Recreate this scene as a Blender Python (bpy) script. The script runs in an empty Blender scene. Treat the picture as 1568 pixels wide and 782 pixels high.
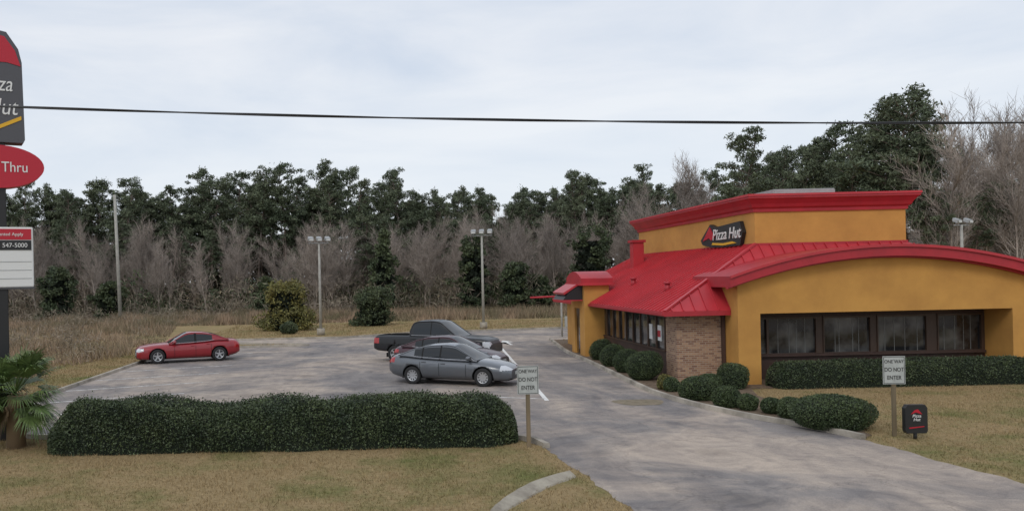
import bpy, bmesh, math, random
import numpy as np
from mathutils import Vector, Matrix
random.seed(7); rng=np.random.default_rng(7)
S=bpy.context.scene
S.view_settings.view_transform='Standard'; S.view_settings.look='None'; S.view_settings.exposure=0
COL=S.collection
# ---------------------------------------------------------------- materials
def newmat(name):
    m=bpy.data.materials.new(name); m.use_nodes=True
    nt=m.node_tree; b=nt.nodes['Principled BSDF']; return m,nt,b
def mat(name,col,rough=0.8,metal=0.0,col2=None,scale=3.0,detail=5,bump=0.0,bscale=None,spec=None,coat=0,island=0.0,c0=.35,c1=.65,spread=(1,1,1)):
    m,nt,b=newmat(name); N=nt.nodes; L=nt.links
    b.inputs['Roughness'].default_value=rough; b.inputs['Metallic'].default_value=metal
    if spec is not None: b.inputs['Specular IOR Level'].default_value=spec
    if coat: b.inputs['Coat Weight'].default_value=coat; b.inputs['Coat Roughness'].default_value=.06
    b.inputs['Base Color'].default_value=(*col,1)
    out=None
    if col2 is not None or bump:
        g=N.new('ShaderNodeNewGeometry'); mp=N.new('ShaderNodeMapping'); mp.inputs['Scale'].default_value=spread
        L.new(g.outputs['Position'],mp.inputs['Vector'])
    if col2 is not None:
        n=N.new('ShaderNodeTexNoise'); n.inputs['Scale'].default_value=scale; n.inputs['Detail'].default_value=detail
        n.inputs['Roughness'].default_value=.65
        L.new(mp.outputs[0],n.inputs['Vector'])
        r=N.new('ShaderNodeValToRGB'); r.color_ramp.elements[0].position=c0; r.color_ramp.elements[1].position=c1
        r.color_ramp.elements[0].color=(*col,1); r.color_ramp.elements[1].color=(*col2,1)
        L.new(n.outputs['Fac'],r.inputs[0]); out=r.outputs[0]
        L.new(out,b.inputs['Base Color'])
    if island:
        g2=N.new('ShaderNodeNewGeometry'); mr=N.new('ShaderNodeMapRange')
        mr.inputs['To Min'].default_value=1-island; mr.inputs['To Max'].default_value=1+island
        L.new(g2.outputs['Random Per Island'],mr.inputs['Value'])
        h=N.new('ShaderNodeHueSaturation'); h.inputs['Color'].default_value=(*col,1)
        if out: L.new(out,h.inputs['Color'])
        L.new(mr.outputs[0],h.inputs['Value']); L.new(h.outputs[0],b.inputs['Base Color'])
    if bump:
        n2=N.new('ShaderNodeTexNoise'); n2.inputs['Scale'].default_value=bscale or scale*8; n2.inputs['Detail'].default_value=4
        L.new(mp.outputs[0],n2.inputs['Vector'])
        bp=N.new('ShaderNodeBump'); bp.inputs['Strength'].default_value=bump; bp.inputs['Distance'].default_value=.05
        L.new(n2.outputs['Fac'],bp.inputs['Height']); L.new(bp.outputs[0],b.inputs['Normal'])
    return m
M={}
M['stucco']=mat('stucco',(.59,.305,.075),.9,col2=(.48,.24,.060),scale=.8,detail=8,bump=.15,bscale=40)
M['redmetal']=mat('red_metal',(.53,.034,.046),.42,col2=(.41,.030,.040),scale=.6,detail=8)
M['redtrim']=mat('red_trim',(.45,.022,.034),.5,col2=(.35,.019,.029),scale=1.2,detail=7)
M['brown']=mat('dark_brown',(.050,.026,.019),.6,col2=(.07,.037,.028),scale=2)
M['frame']=mat('bronze_frame',(.070,.040,.026),.5)
M['concrete']=mat('concrete',(.40,.36,.29),.9,col2=(.24,.21,.17),scale=2.5,bump=.3,bscale=25,detail=8)
M['kerb']=mat('kerb_concrete',(.48,.43,.36),.9,col2=(.20,.18,.15),scale=1.1,bump=.2,bscale=25,detail=8)
M['white']=mat('white_paint',(.75,.75,.73),.6)
M['signwhite']=mat('sign_white',(.46,.48,.46),.5,col2=(.38,.40,.38),scale=6)
M['blind']=mat('window_blind',(.20,.20,.19),.7)
M['black']=mat('black_paint',(.018,.018,.019),.45)
M['darkgrey']=mat('dark_grey',(.07,.07,.075),.5)
M['metalgrey']=mat('galvanised',(.40,.41,.41),.55,metal=.2,col2=(.32,.33,.33),scale=4)
M['wood']=mat('weathered_wood',(.24,.18,.11),.9,col2=(.15,.12,.075),scale=5,spread=(1,1,.1))
M['polegrey']=mat('pole_grey',(.42,.41,.37),.9,col2=(.31,.30,.27),scale=4)
M['rubber']=mat('tyre_rubber',(.02,.02,.021),.85)
M['rim']=mat('alloy_rim',(.55,.56,.58),.3,metal=.8)
M['chrome']=mat('chrome',(.7,.7,.72),.15,metal=1)
M['glass']=mat('car_glass',(.012,.015,.018),.05,spec=.55)
M['lens']=mat('headlight_lens',(.55,.57,.6),.12,coat=.8)
M['tail']=mat('tail_lens',(.35,.01,.012),.2,coat=.6)
M['under']=mat('under_dark',(.01,.01,.01),.9)
M['pgrey']=mat('paint_grey',(.125,.135,.15),.34,metal=.5,coat=.8)
M['pred']=mat('paint_red',(.28,.013,.020),.35,metal=.1,coat=.7)
M['pmaroon']=mat('paint_maroon',(.050,.018,.026),.4,metal=.0,coat=.35)
M['pblack']=mat('paint_black',(.011,.012,.015),.42,metal=.0,coat=.25,spec=.4)
M['yellow']=mat('sign_yellow',(.75,.42,.02),.5)
M['signred']=mat('sign_red',(.48,.012,.03),.4)
M['signgrey']=mat('sign_grey',(.085,.085,.095),.5)
M['hedge']=mat('hedge_leaf',(.028,.046,.019),.6,col2=(.078,.104,.042),scale=1.5,island=.6,detail=8)
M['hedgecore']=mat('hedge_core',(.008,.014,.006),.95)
M['box']=mat('shrub_leaf',(.034,.056,.022),.6,col2=(.080,.11,.04),scale=2.2,island=.6,detail=8)
M['cedar']=mat('cedar_leaf',(.20,.17,.045),.7,col2=(.10,.11,.035),scale=.9,island=.5)
M['dgreen']=mat('evergreen_leaf',(.040,.060,.028),.7,col2=(.080,.10,.042),scale=.5,island=.5)
M['needle']=mat('pine_needle',(.070,.094,.052),.7,col2=(.12,.14,.078),scale=.25,island=.5)  # pine greens lightened: distance haze is put into the colour
M['needle2']=mat('far_foliage',(.10,.105,.075),.8,col2=(.19,.16,.12),scale=.12,island=.4)
M['bark']=mat('pine_bark',(.19,.145,.115),.9,col2=(.12,.095,.08),scale=2)
M['twig']=mat('bare_twig',(.43,.365,.315),.9,col2=(.25,.215,.19),scale=.09,island=.4)
M['brush']=mat('brush_twig',(.30,.24,.19),.9,col2=(.15,.14,.09),scale=.18,island=.45)
M['weed']=mat('dry_weed',(.33,.235,.16),.9,col2=(.18,.155,.09),scale=.22,island=.45,c0=.4,c1=.6)
M['palm']=mat('palm_leaf',(.075,.13,.035),.5,col2=(.13,.18,.055),scale=2,island=.35)
M['palmdry']=mat('palm_dry',(.20,.14,.08),.8,island=.3)
M['mulch']=mat('mulch',(.10,.065,.042),.95,col2=(.20,.145,.095),scale=6,bump=.5,bscale=30)
M['bulbglass']=mat('lamp_lens',(.55,.56,.54),.2)

def ground_mat(name,isl=0):
    m,nt,b=newmat(name); N=nt.nodes; L=nt.links
    g=N.new('ShaderNodeNewGeometry')
    def noise(s,d=5):
        n=N.new('ShaderNodeTexNoise'); n.inputs['Scale'].default_value=s; n.inputs['Detail'].default_value=d; n.inputs['Roughness'].default_value=.7
        L.new(g.outputs['Position'],n.inputs['Vector']); return n
    def ramp(o,p0,c0,p1,c1):
        r=N.new('ShaderNodeValToRGB'); e=r.color_ramp.elements; e[0].position=p0;e[1].position=p1;e[0].color=(*c0,1);e[1].color=(*c1,1)
        L.new(o,r.inputs[0]); return r
    fac=noise(.42,8).outputs['Fac']
    for cx,cy,rad,amt in ((3.0,17.2,3.4,.15),(13.0,16.0,4.5,.12),(-13.8,36,2.6,.12)):
        dn=N.new('ShaderNodeVectorMath'); dn.operation='DISTANCE'; dn.inputs[1].default_value=(cx,cy,0); L.new(g.outputs['Position'],dn.inputs[0])
        q=N.new('ShaderNodeMapRange'); q.inputs['From Min'].default_value=0; q.inputs['From Max'].default_value=rad; q.inputs['To Min'].default_value=amt; q.inputs['To Max'].default_value=0
        L.new(dn.outputs['Value'],q.inputs['Value']); a=N.new('ShaderNodeMath'); L.new(fac,a.inputs[0]); L.new(q.outputs[0],a.inputs[1]); fac=a.outputs[0]
    a=ramp(fac,.48,(.36,.272,.150),.70,(.185,.195,.075))
    f=ramp(noise(9,5).outputs['Fac'],.3,(.66,.64,.60),.7,(1.12,1.1,1.08))
    mx=N.new('ShaderNodeMix'); mx.data_type='RGBA'; mx.blend_type='MULTIPLY'; mx.inputs[0].default_value=1
    L.new(a.outputs[0],mx.inputs[6]); L.new(f.outputs[0],mx.inputs[7]); out=mx.outputs[2]
    if isl:
        mr=N.new('ShaderNodeMapRange'); mr.inputs['To Min'].default_value=1-isl; mr.inputs['To Max'].default_value=1+isl; L.new(g.outputs['Random Per Island'],mr.inputs['Value'])
        h=N.new('ShaderNodeHueSaturation'); L.new(out,h.inputs['Color']); L.new(mr.outputs[0],h.inputs['Value']); out=h.outputs[0]
    L.new(out,b.inputs['Base Color'])
    b.inputs['Roughness'].default_value=.95; b.inputs['Specular IOR Level'].default_value=.1
    if not isl:
        bp=N.new('ShaderNodeBump'); bp.inputs['Strength'].default_value=.6; bp.inputs['Distance'].default_value=.05
        n=noise(30); L.new(n.outputs['Fac'],bp.inputs['Height']); L.new(bp.outputs[0],b.inputs['Normal'])
    return m
M['grass']=ground_mat('grass_ground'); M['blade']=ground_mat('grass_blade',.4)
def asphalt_mat():
    m,nt,b=newmat('asphalt'); N=nt.nodes; L=nt.links
    g=N.new('ShaderNodeNewGeometry')
    def noise(s,d=5,dist=0,r=.6,sc=(1,1,1)):
        n=N.new('ShaderNodeTexNoise'); n.inputs['Scale'].default_value=s; n.inputs['Detail'].default_value=d; n.inputs['Roughness'].default_value=r; n.inputs['Distortion'].default_value=dist
        mp=N.new('ShaderNodeMapping'); mp.inputs['Scale'].default_value=sc; L.new(g.outputs['Position'],mp.inputs[0]); L.new(mp.outputs[0],n.inputs['Vector']); return n
    def ramp(o,p0,c0,p1,c1):
        r=N.new('ShaderNodeValToRGB'); e=r.color_ramp.elements; e[0].position=p0;e[1].position=p1;e[0].color=(*c0,1);e[1].color=(*c1,1)
        L.new(o,r.inputs[0]); return r
    def mul(a,c,f=1,mode='MULTIPLY'):
        mx=N.new('ShaderNodeMix'); mx.data_type='RGBA'; mx.blend_type=mode; mx.inputs[0].default_value=f
        L.new(a,mx.inputs[6]); L.new(c,mx.inputs[7]); return mx
    base=ramp(noise(.17,8,1.0,.66).outputs['Fac'],.42,(.245,.228,.222),.60,(.44,.375,.32))
    blot=ramp(noise(.8,8,1.4,.72).outputs['Fac'],.36,(.74,.74,.76),.58,(1.07,1.05,1.03))
    strk=ramp(noise(.9,6,.6,.7,(1,.16,1)).outputs['Fac'],.40,(.86,.86,.87),.6,(1.06,1.05,1.03))
    fine=ramp(noise(45,3).outputs['Fac'],.3,(.8,.8,.8),.7,(1.18,1.18,1.18))
    x=mul(base.outputs[0],blot.outputs[0]); x=mul(x.outputs[2],strk.outputs[0]); x=mul(x.outputs[2],fine.outputs[0])
    v0=N.new('ShaderNodeTexVoronoi'); v0.inputs['Scale'].default_value=.42; L.new(g.outputs['Position'],v0.inputs['Vector'])
    oil=ramp(v0.outputs['Distance'],.10,(.68,.68,.68),.26,(1,1,1)); x=mul(x.outputs[2],oil.outputs[0],.6)
    v=N.new('ShaderNodeTexVoronoi'); v.feature='DISTANCE_TO_EDGE'; v.inputs['Scale'].default_value=.33
    n=noise(1.3,5); add=N.new('ShaderNodeVectorMath'); add.operation='MULTIPLY_ADD'; add.inputs[1].default_value=(1.6,1.6,0)
    L.new(n.outputs['Color'],add.inputs[0]); L.new(g.outputs['Position'],add.inputs[2]); L.new(add.outputs[0],v.inputs['Vector'])
    cr=ramp(v.outputs['Distance'],.003,(.62,.62,.62),.010,(1,1,1)); x=mul(x.outputs[2],cr.outputs[0],.5)
    L.new(x.outputs[2],b.inputs['Base Color'])
    b.inputs['Roughness'].default_value=.9; b.inputs['Specular IOR Level'].default_value=.2
    bp=N.new('ShaderNodeBump'); bp.inputs['Strength'].default_value=.35; bp.inputs['Distance'].default_value=.02
    n=noise(60); L.new(n.outputs['Fac'],bp.inputs['Height']); L.new(bp.outputs[0],b.inputs['Normal'])
    return m
M['asphalt']=asphalt_mat()
def worn_paint(name,p0,p1):
    m,nt,b=newmat(name); N=nt.nodes; L=nt.links
    g=N.new('ShaderNodeNewGeometry'); n=N.new('ShaderNodeTexNoise'); n.inputs['Scale'].default_value=5; n.inputs['Detail'].default_value=7; n.inputs['Roughness'].default_value=.75
    L.new(g.outputs['Position'],n.inputs['Vector'])
    r=N.new('ShaderNodeValToRGB'); e=r.color_ramp.elements; e[0].position=p0; e[1].position=p1; e[0].color=(.30,.28,.26,1); e[1].color=(.78,.77,.74,1)
    L.new(n.outputs['Fac'],r.inputs[0]); L.new(r.outputs[0],b.inputs['Base Color']); b.inputs['Roughness'].default_value=.8; return m
M['line']=worn_paint('road_paint',.34,.48); M['faint']=worn_paint('worn_road_paint',.40,.58)
def brick_mat():
    m,nt,b=newmat('brick'); N=nt.nodes; L=nt.links
    g=N.new('ShaderNodeNewGeometry'); sp=N.new('ShaderNodeSeparateXYZ'); L.new(g.outputs['Position'],sp.inputs[0])
    ad=N.new('ShaderNodeMath'); L.new(sp.outputs[0],ad.inputs[0]); L.new(sp.outputs[1],ad.inputs[1])
    cb=N.new('ShaderNodeCombineXYZ'); L.new(ad.outputs[0],cb.inputs[0]); L.new(sp.outputs[2],cb.inputs[1])
    t=N.new('ShaderNodeTexBrick'); t.inputs['Scale'].default_value=1; t.inputs['Brick Width'].default_value=.21; t.inputs['Row Height'].default_value=.075
    t.inputs['Mortar Size'].default_value=.008; t.inputs['Color1'].default_value=(.42,.26,.16,1); t.inputs['Color2'].default_value=(.20,.10,.068,1); t.inputs['Mortar'].default_value=(.38,.32,.25,1)
    L.new(cb.outputs[0],t.inputs['Vector']); L.new(t.outputs['Color'],b.inputs['Base Color']); b.inputs['Roughness'].default_value=.9; return m
M['brick']=brick_mat()
def bwin():
    m,nt,b=newmat('window_glass'); N=nt.nodes; L=nt.links
    g=N.new('ShaderNodeNewGeometry'); n=N.new('ShaderNodeTexNoise'); n.inputs['Scale'].default_value=1.1; n.inputs['Detail'].default_value=3
    L.new(g.outputs['Position'],n.inputs['Vector'])
    r=N.new('ShaderNodeValToRGB'); e=r.color_ramp.elements; e[0].position=.46; e[1].position=.66; e[0].color=(.018,.018,.02,1); e[1].color=(.15,.15,.145,1)  # grey blotches painted into the glass colour stand in for reflections
    L.new(n.outputs['Fac'],r.inputs[0]); L.new(r.outputs[0],b.inputs['Base Color']); b.inputs['Roughness'].default_value=.06; b.inputs['Specular IOR Level'].default_value=.7; return m
M['win']=bwin()

# ---------------------------------------------------------------- mesh helpers
def link(o): COL.objects.link(o); return o
def np_mesh(name,V,F,mats,idx=None,smooth=False):
    V=np.asarray(V,dtype=np.float32); F=np.asarray(F,dtype=np.int32); k=F.shape[1]
    me=bpy.data.meshes.new(name); me.vertices.add(len(V)); me.vertices.foreach_set('co',V.ravel())
    me.loops.add(F.size); me.loops.foreach_set('vertex_index',F.ravel())
    me.polygons.add(len(F)); me.polygons.foreach_set('loop_start',np.arange(0,F.size,k,dtype=np.int32))
    for m in mats: me.materials.append(m)
    if idx is not None: me.polygons.foreach_set('material_index',np.asarray(idx,dtype=np.int32))
    if smooth: me.polygons.foreach_set('use_smooth',np.ones(len(F),dtype=bool))
    me.update(calc_edges=True); me.validate(); return me
def obj(name,me,parent=None,loc=(0,0,0),rot=(0,0,0),sc=(1,1,1)):
    o=bpy.data.objects.new(name,me); link(o); o.location=loc; o.rotation_euler=rot; o.scale=sc
    if parent: o.parent=parent
    return o
def empty(name,loc=(0,0,0),rz=0):
    o=bpy.data.objects.new(name,None); link(o); o.location=loc; o.rotation_euler=(0,0,rz); o.empty_display_size=.3; return o
def pyo(name,verts,faces,m,parent=None,smooth=False,bevel=0,**k):
    me=bpy.data.meshes.new(name); me.from_pydata([tuple(v) for v in verts],[],faces); me.materials.append(m)
    bm=bmesh.new(); bm.from_mesh(me); bmesh.ops.recalc_face_normals(bm,faces=bm.faces)
    if bevel: bmesh.ops.bevel(bm,geom=bm.edges[:],offset=bevel,segments=2,affect='EDGES')
    bm.to_mesh(me); bm.free()
    if smooth:
        for p in me.polygons: p.use_smooth=True
    return obj(name,me,parent,**k)
def box(name,x0,x1,y0,y1,z0,z1,m,parent=None,bevel=0,**k):
    v=[(x0,y0,z0),(x1,y0,z0),(x1,y1,z0),(x0,y1,z0),(x0,y0,z1),(x1,y0,z1),(x1,y1,z1),(x0,y1,z1)]
    f=[(0,3,2,1),(4,5,6,7),(0,1,5,4),(1,2,6,5),(2,3,7,6),(3,0,4,7)]
    return pyo(name,v,f,m,parent,bevel=bevel,**k)
def prism(name,pts,y0,y1,m,parent=None,axis='Y',**k):
    n=len(pts)
    if axis=='Y': v=[(a,y0,b) for a,b in pts]+[(a,y1,b) for a,b in pts]
    elif axis=='X': v=[(y0,a,b) for a,b in pts]+[(y1,a,b) for a,b in pts]
    else: v=[(a,b,y0) for a,b in pts]+[(a,b,y1) for a,b in pts]
    f=[tuple(range(n)),tuple(range(n,2*n))]+[(i,(i+1)%n,(i+1)%n+n,i+n) for i in range(n)]
    return pyo(name,v,f,m,parent,**k)
def cyl(name,r0,r1,p0,p1,m,parent=None,n=14,smooth=True):
    p0=Vector(p0);p1=Vector(p1); d=(p1-p0).normalized(); a=d.orthogonal().normalized(); b=d.cross(a)
    v=[];
    for p,r in((p0,r0),(p1,r1)):
        for i in range(n):
            t=2*math.pi*i/n; v.append(p+a*r*math.cos(t)+b*r*math.sin(t))
    f=[(i,(i+1)%n,(i+1)%n+n,i+n) for i in range(n)]+[tuple(range(n)),tuple(range(n,2*n))]
    o=pyo(name,v,f,m,parent)
    if smooth:
        for p in o.data.polygons: p.use_smooth=len(p.vertices)==4
    return o
def sheet(name,pts,z,m,parent=None):
    me=bpy.data.meshes.new(name); bm=bmesh.new()
    f=bm.faces.new([bm.verts.new((a,b,z)) for a,b in pts]); bmesh.ops.triangulate(bm,faces=[f]); bmesh.ops.recalc_face_normals(bm,faces=bm.faces)
    for q in bm.faces:
        if q.normal.z<0: q.normal_flip()
    bm.to_mesh(me); bm.free(); me.materials.append(m); return obj(name,me,parent)
def text(name,s,size,m,loc,rot,parent=None,sx=1,shear=0,ext=.004,align='CENTER'):
    c=bpy.data.curves.new(name,'FONT'); c.body=s; c.size=size; c.align_x=align; c.align_y='CENTER'; c.extrude=ext; c.shear=shear; c.space_line=.85
    c.materials.append(m); o=bpy.data.objects.new(name,c); link(o); o.location=loc; o.rotation_euler=rot; o.scale=(sx,1,1)
    if parent:o.parent=parent
    return o
def unit(n):
    v=rng.normal(size=(n,3)); return v/np.linalg.norm(v,axis=1,keepdims=True)
def leafquads(P,sz,asp=.5,tri=False,bias=None):
    n=len(P); a=unit(n)
    if bias is not None: a=a+bias; a/=np.linalg.norm(a,axis=1,keepdims=True)
    b=np.cross(a,unit(n)); b/=np.linalg.norm(b,axis=1,keepdims=True)+1e-9
    s=(sz*rng.uniform(.6,1.3,size=(n,1)))
    A=a*s; B=b*s*asp
    if tri:
        V=np.stack([P-A*.5-B*.5,P-A*.5+B*.5,P+A*.7],1).reshape(-1,3); F=np.arange(3*n).reshape(n,3)
    else:
        V=np.stack([P-A*.5,P-B*.5,P+A*.5,P+B*.5],1).reshape(-1,3); F=np.arange(4*n).reshape(n,4)
    return V,F
def blades(P,h,w,lean=.35):
    n=len(P); th=rng.uniform(0,2*math.pi,n); H=(h*rng.uniform(.5,1.3,n))[:,None]
    a=np.stack([np.cos(th),np.sin(th),np.zeros(n)],1)*w*.5
    d=rng.normal(size=(n,3))*lean; d[:,2]=1
    V=np.stack([P-a,P+a,P+d*H],1).reshape(-1,3); return V,np.arange(3*n).reshape(n,3)
def inpoly(P,poly):
    x,y=P[:,0],P[:,1]; c=np.zeros(len(P),bool); n=len(poly)
    for i in range(n):
        x0,y0=poly[i];x1,y1=poly[(i+1)%n]
        if y0==y1: continue
        k=((y0>y)!=(y1>y))&(x<(x1-x0)*(y-y0)/(y1-y0)+x0); c^=k
    return c

# ---------------------------------------------------------------- ground
sheet('ground',[(-700,-300),(700,-300),(700,900),(-700,900)],0,M['grass'])
KB=[(10.3,52),(9.5,44),(9.35,41),(9.33,38.7),(9.04,31.5),(8.95,29.2),(8.98,27.6),(9.25,25.4),(9.93,23),(10.7,21.35),(11.17,19.8)]
def wob(a,b,n,amp,seed):
    r=random.Random(seed); out=[]
    for i in range(1,n):
        t=i/n; out.append((a[0]+(b[0]-a[0])*t+r.gauss(0,amp),a[1]+(b[1]-a[1])*t+r.gauss(0,amp*.3)))
    return out
LOT=[(3.6,8),(4.16,14.3)]+wob((4.16,14.3),(3.99,16.5),10,.035,1)+[(3.99,16.5)]+wob((3.99,16.5),(3.7,19.6),12,.035,2)+[(3.7,19.8),(3.2,20.8),(-9.0,22.2),(-11,23.2),(-12.2,25),(-12.2,49),(-11,51.3),(-5,51.3),(-4.5,51.7),(-5,52.3),(-11,54.5),(-11,57.6),(-2.4,57.8),(2,61),(12.8,62.8),(27,63),(27,52)]+KB+wob((11.17,19.8),(11.45,17),12,.04,3)+[(11.45,17)]+wob((11.45,17),(11.9,14),12,.05,4)+[(11.9,14),(12.8,12),(14.5,8)]
sheet('parking_lot',LOT,.004,M['asphalt'])
sheet('road',[(-300,-6),(300,-6),(300,8.05),(-300,8.05)],.008,M['asphalt'])
BEDP=KB+[(11.6,20.2),(11.9,22.0),(11.7,24),(11.9,27),(12.4,28.6),(22.3,28.3),(22.3,31),(13,31),(13,52)]
sheet('mulch_bed',BEDP,.02,M['mulch'])
def ribbon(name,pts,w,h,m,side=0):
    pts=[Vector((a,b,0)) for a,b in pts]; n=len(pts); v=[];f=[]
    for i,p in enumerate(pts):
        d=(pts[min(i+1,n-1)]-pts[max(i-1,0)]).normalized(); nn=Vector((-d.y,d.x,0))
        a=p+nn*(w*(side-.5)); b=p+nn*(w*(side+.5)); e=nn*.02
        v+=[a+Vector((0,0,-.05)),a+e+Vector((0,0,h)),b-e+Vector((0,0,h)),b+Vector((0,0,-.05))]
    for i in range(n-1):
        o=4*i
        for k in range(3): f.append((o+k,o+k+1,o+k+5,o+k+4))
    f+=[(0,1,2,3),(4*n-4,4*n-3,4*n-2,4*n-1)]
    return pyo(name,v,f,m)
def dens(pts,k=6):
    P=np.array(pts,float); out=[]
    n=len(P)
    for i in range(n-1):
        p0=P[max(i-1,0)];p1=P[i];p2=P[i+1];p3=P[min(i+2,n-1)]
        for j in range(k):
            t=j/k; out.append(tuple(.5*((2*p1)+(-p0+p2)*t+(2*p0-5*p1+4*p2-p3)*t*t+(-p0+3*p1-3*p2+p3)*t**3)))
    out.append(tuple(P[-1])); return out
ribbon('kerb',dens(KB),.17,.13,M['kerb'])
ribbon('kerb',[(-9.0,22.2),(-11,23.2),(-12.2,25),(-12.2,49),(-11,51.3),(-5,51.3),(-4.5,51.7),(-5,52.3),(-11,54.5)],.17,.12,M['kerb'])
ribbon('kerb',[(-11,57.6),(-2.4,57.8),(2,61),(12.8,62.8),(27,63)],.17,.12,M['kerb'])
ribbon('kerb',[(3.75,19.6),(3.6,20.4),(3.1,20.85),(-9.0,22.2)],.17,.12,M['kerb'])
def stripe(name,a,b,w=.11,z=.009,m=None):
    a=Vector(a);b=Vector(b);d=(b-a).normalized();n=Vector((-d.y,d.x))*w/2
    return sheet(name,[tuple(a-n),tuple(b-n),tuple(b+n),tuple(a+n)],z,m or M['faint'])
stripe('road_marking',(5.2,27.0),(6.7,48.5),.14,m=M['line'])
stripe('road_marking',(0.2,29.4),(5.2,27.4),.11)
for i in range(1,6):
    y=27.0+i*3.75; x=5.2+1.5*(y-27)/21.5
    stripe('road_marking',(x-5*.89,y+5*.45),(x-.1,y),.1)
for i in range(7):
    y=25.5+i*3.3
    stripe('road_marking',(-12.0,y),(-7.2,y+1.9),.12)
stripe('road_marking',(-9,28.2),(-4.2,28.0),.1)
sheet('road_marking',[(7.4,49),(7.55,49),(7.55,51),(7.9,51),(7.48,52.4),(7.05,51),(7.4,51)],.0095,M['line'])
md_=mat('patch_dirt',(.15,.125,.075),.9,col2=(.25,.20,.14),scale=4)
pp=[(7.9+.75*math.cos(t)*(1+.15*math.sin(3*t)),26.2+.75*math.sin(t)*(1+.2*math.cos(2*t))) for t in np.linspace(0,2*math.pi,20,endpoint=False)]
sheet('road_patch',pp,.0085,md_)
fl=empty('storm_drain_headwall')
pts=dens([(1.75,14.1),(2.25,15.0),(2.95,16.05),(3.7,16.8)],5)
v=[];f=[]
P=[Vector((a,b,0)) for a,b in pts]
for i,p in enumerate(P):
    d=(P[min(i+1,len(P)-1)]-P[max(i-1,0)]).normalized(); nn=Vector((-d.y,d.x,0)); t=i/(len(P)-1)
    w=.08+.09*math.sin(math.pi*min(1,t*1.1)*.85)+random.uniform(-.01,.01)
    v+=[p-nn*w+Vector((0,0,-.02)),p-nn*(w-.03)+Vector((0,0,.03)),p+nn*(w-.06)+Vector((0,0,.12)),p+nn*w+Vector((0,0,-.02))]
for i in range(len(P)-1):
    for k in range(3): f.append((4*i+k,4*i+k+1,4*i+k+5,4*i+k+4))
f+=[(0,1,2,3),(len(v)-4,len(v)-3,len(v)-2,len(v)-1)]
pyo('concrete_lip',v,f,M['concrete'],fl)

def lawn(x0,x1,y0,y1,n,h,w,excl=(),m='blade'):
    P=np.stack([rng.uniform(x0,x1,n),rng.uniform(y0,y1,n),np.zeros(n)],1)
    for e in excl: P=P[~inpoly(P,e)]
    hh=h*(.75+.5*np.clip(np.sin(P[:,0]*1.7+np.sin(P[:,1]*2.3)*1.5)*.5+.5,0,1))
    V,F=blades(P,hh,w,.5); return np_mesh('grass_blades',V,F,[M[m]])
for p in [lawn(-16,4.6,11,22.6,110000,.055,.012,[LOT]),lawn(10.8,26,11,31,110000,.055,.013,[LOT,BEDP]),lawn(-17,-12.2,22,52,30000,.08,.02,[LOT]),lawn(-13,30,51,76,45000,.12,.03,[LOT])]: obj('lawn_grass',p)

# ---------------------------------------------------------------- shrubs / hedges
def hedge(name,x0,x1,yc,dep,H,n,m,leaf=.05,bump=.06,seed=0,hfun=None,el=.55,jit=.02):
    r=np.random.default_rng(seed); e=empty(name)
    K=r.uniform(.6,4.5,(10,3)); ph=r.uniform(0,6.28,10)
    def surf(s,t,sc=1.0):
        x=x0+(x1-x0)*s; L=x1-x0
        ed=np.clip(np.minimum(s*L,(1-s)*L)/el,0,1); er=(1-(1-ed)**2.4)**(1/2.4)
        er=np.maximum(er,.02)
        c=np.cos(t);sn=np.sin(t); q=2/3.0
        y=np.sign(c)*np.abs(c)**q*dep/2*(.35+.65*er); z=np.abs(sn)**q*H*(.15+.85*er)
        hh=hfun(x) if hfun is not None else 1
        nz=sum(np.sin(K[i,0]*x+K[i,1]*(y+yc)*1.3+K[i,2]*z*1.3+ph[i]) for i in range(10))/10
        k=(1+bump*nz*2.2)*sc
        return np.stack([x,yc+y*k,z*k*hh],-1)
    s=r.uniform(0,1,n); ne=int(n*.12); s[:ne]=r.uniform(0,.05,ne)*(r.random(ne)<.5); s[:ne]=np.where(r.random(ne)<.5,s[:ne],1-s[:ne])
    t=r.uniform(0,math.pi,n); j=r.normal(0,jit,n); j=np.where(r.random(n)<.06,j+r.uniform(0,.09,n),j); P=surf(s,t,1+j)
    V,F=leafquads(P,leaf,.55); obj('leaves',np_mesh('leaves',V,F,[M[m]]),e)
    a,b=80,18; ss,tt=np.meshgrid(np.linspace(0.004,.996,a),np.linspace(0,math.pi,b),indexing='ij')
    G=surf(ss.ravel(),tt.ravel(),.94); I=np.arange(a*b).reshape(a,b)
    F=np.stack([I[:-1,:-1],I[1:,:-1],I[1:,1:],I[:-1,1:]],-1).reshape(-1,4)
    obj('dark_core',np_mesh('core',G,F,[M['hedgecore']],smooth=True),e)  # near-black solid filler; shade between the leaves is put into its colour
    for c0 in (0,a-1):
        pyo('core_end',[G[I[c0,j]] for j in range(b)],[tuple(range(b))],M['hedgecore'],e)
    return e
hedge('hedge',-8.05,3.2,20.75,1.8,1.07,85000,'hedge',.055,.11,1,hfun=lambda x:1.0+.10*np.exp(-((x+6.3)/1.3)**2)-.10*np.exp(-((x+3.9)/.8)**2)+.025*np.sin(x*2.1)+.04*np.exp(-((x-1)/1.5)**2),el=1.1,jit=.04)
hedge('hedge',13.2,22.0,28.95,1.35,.86,26000,'hedge',.055,.05,2)
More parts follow.
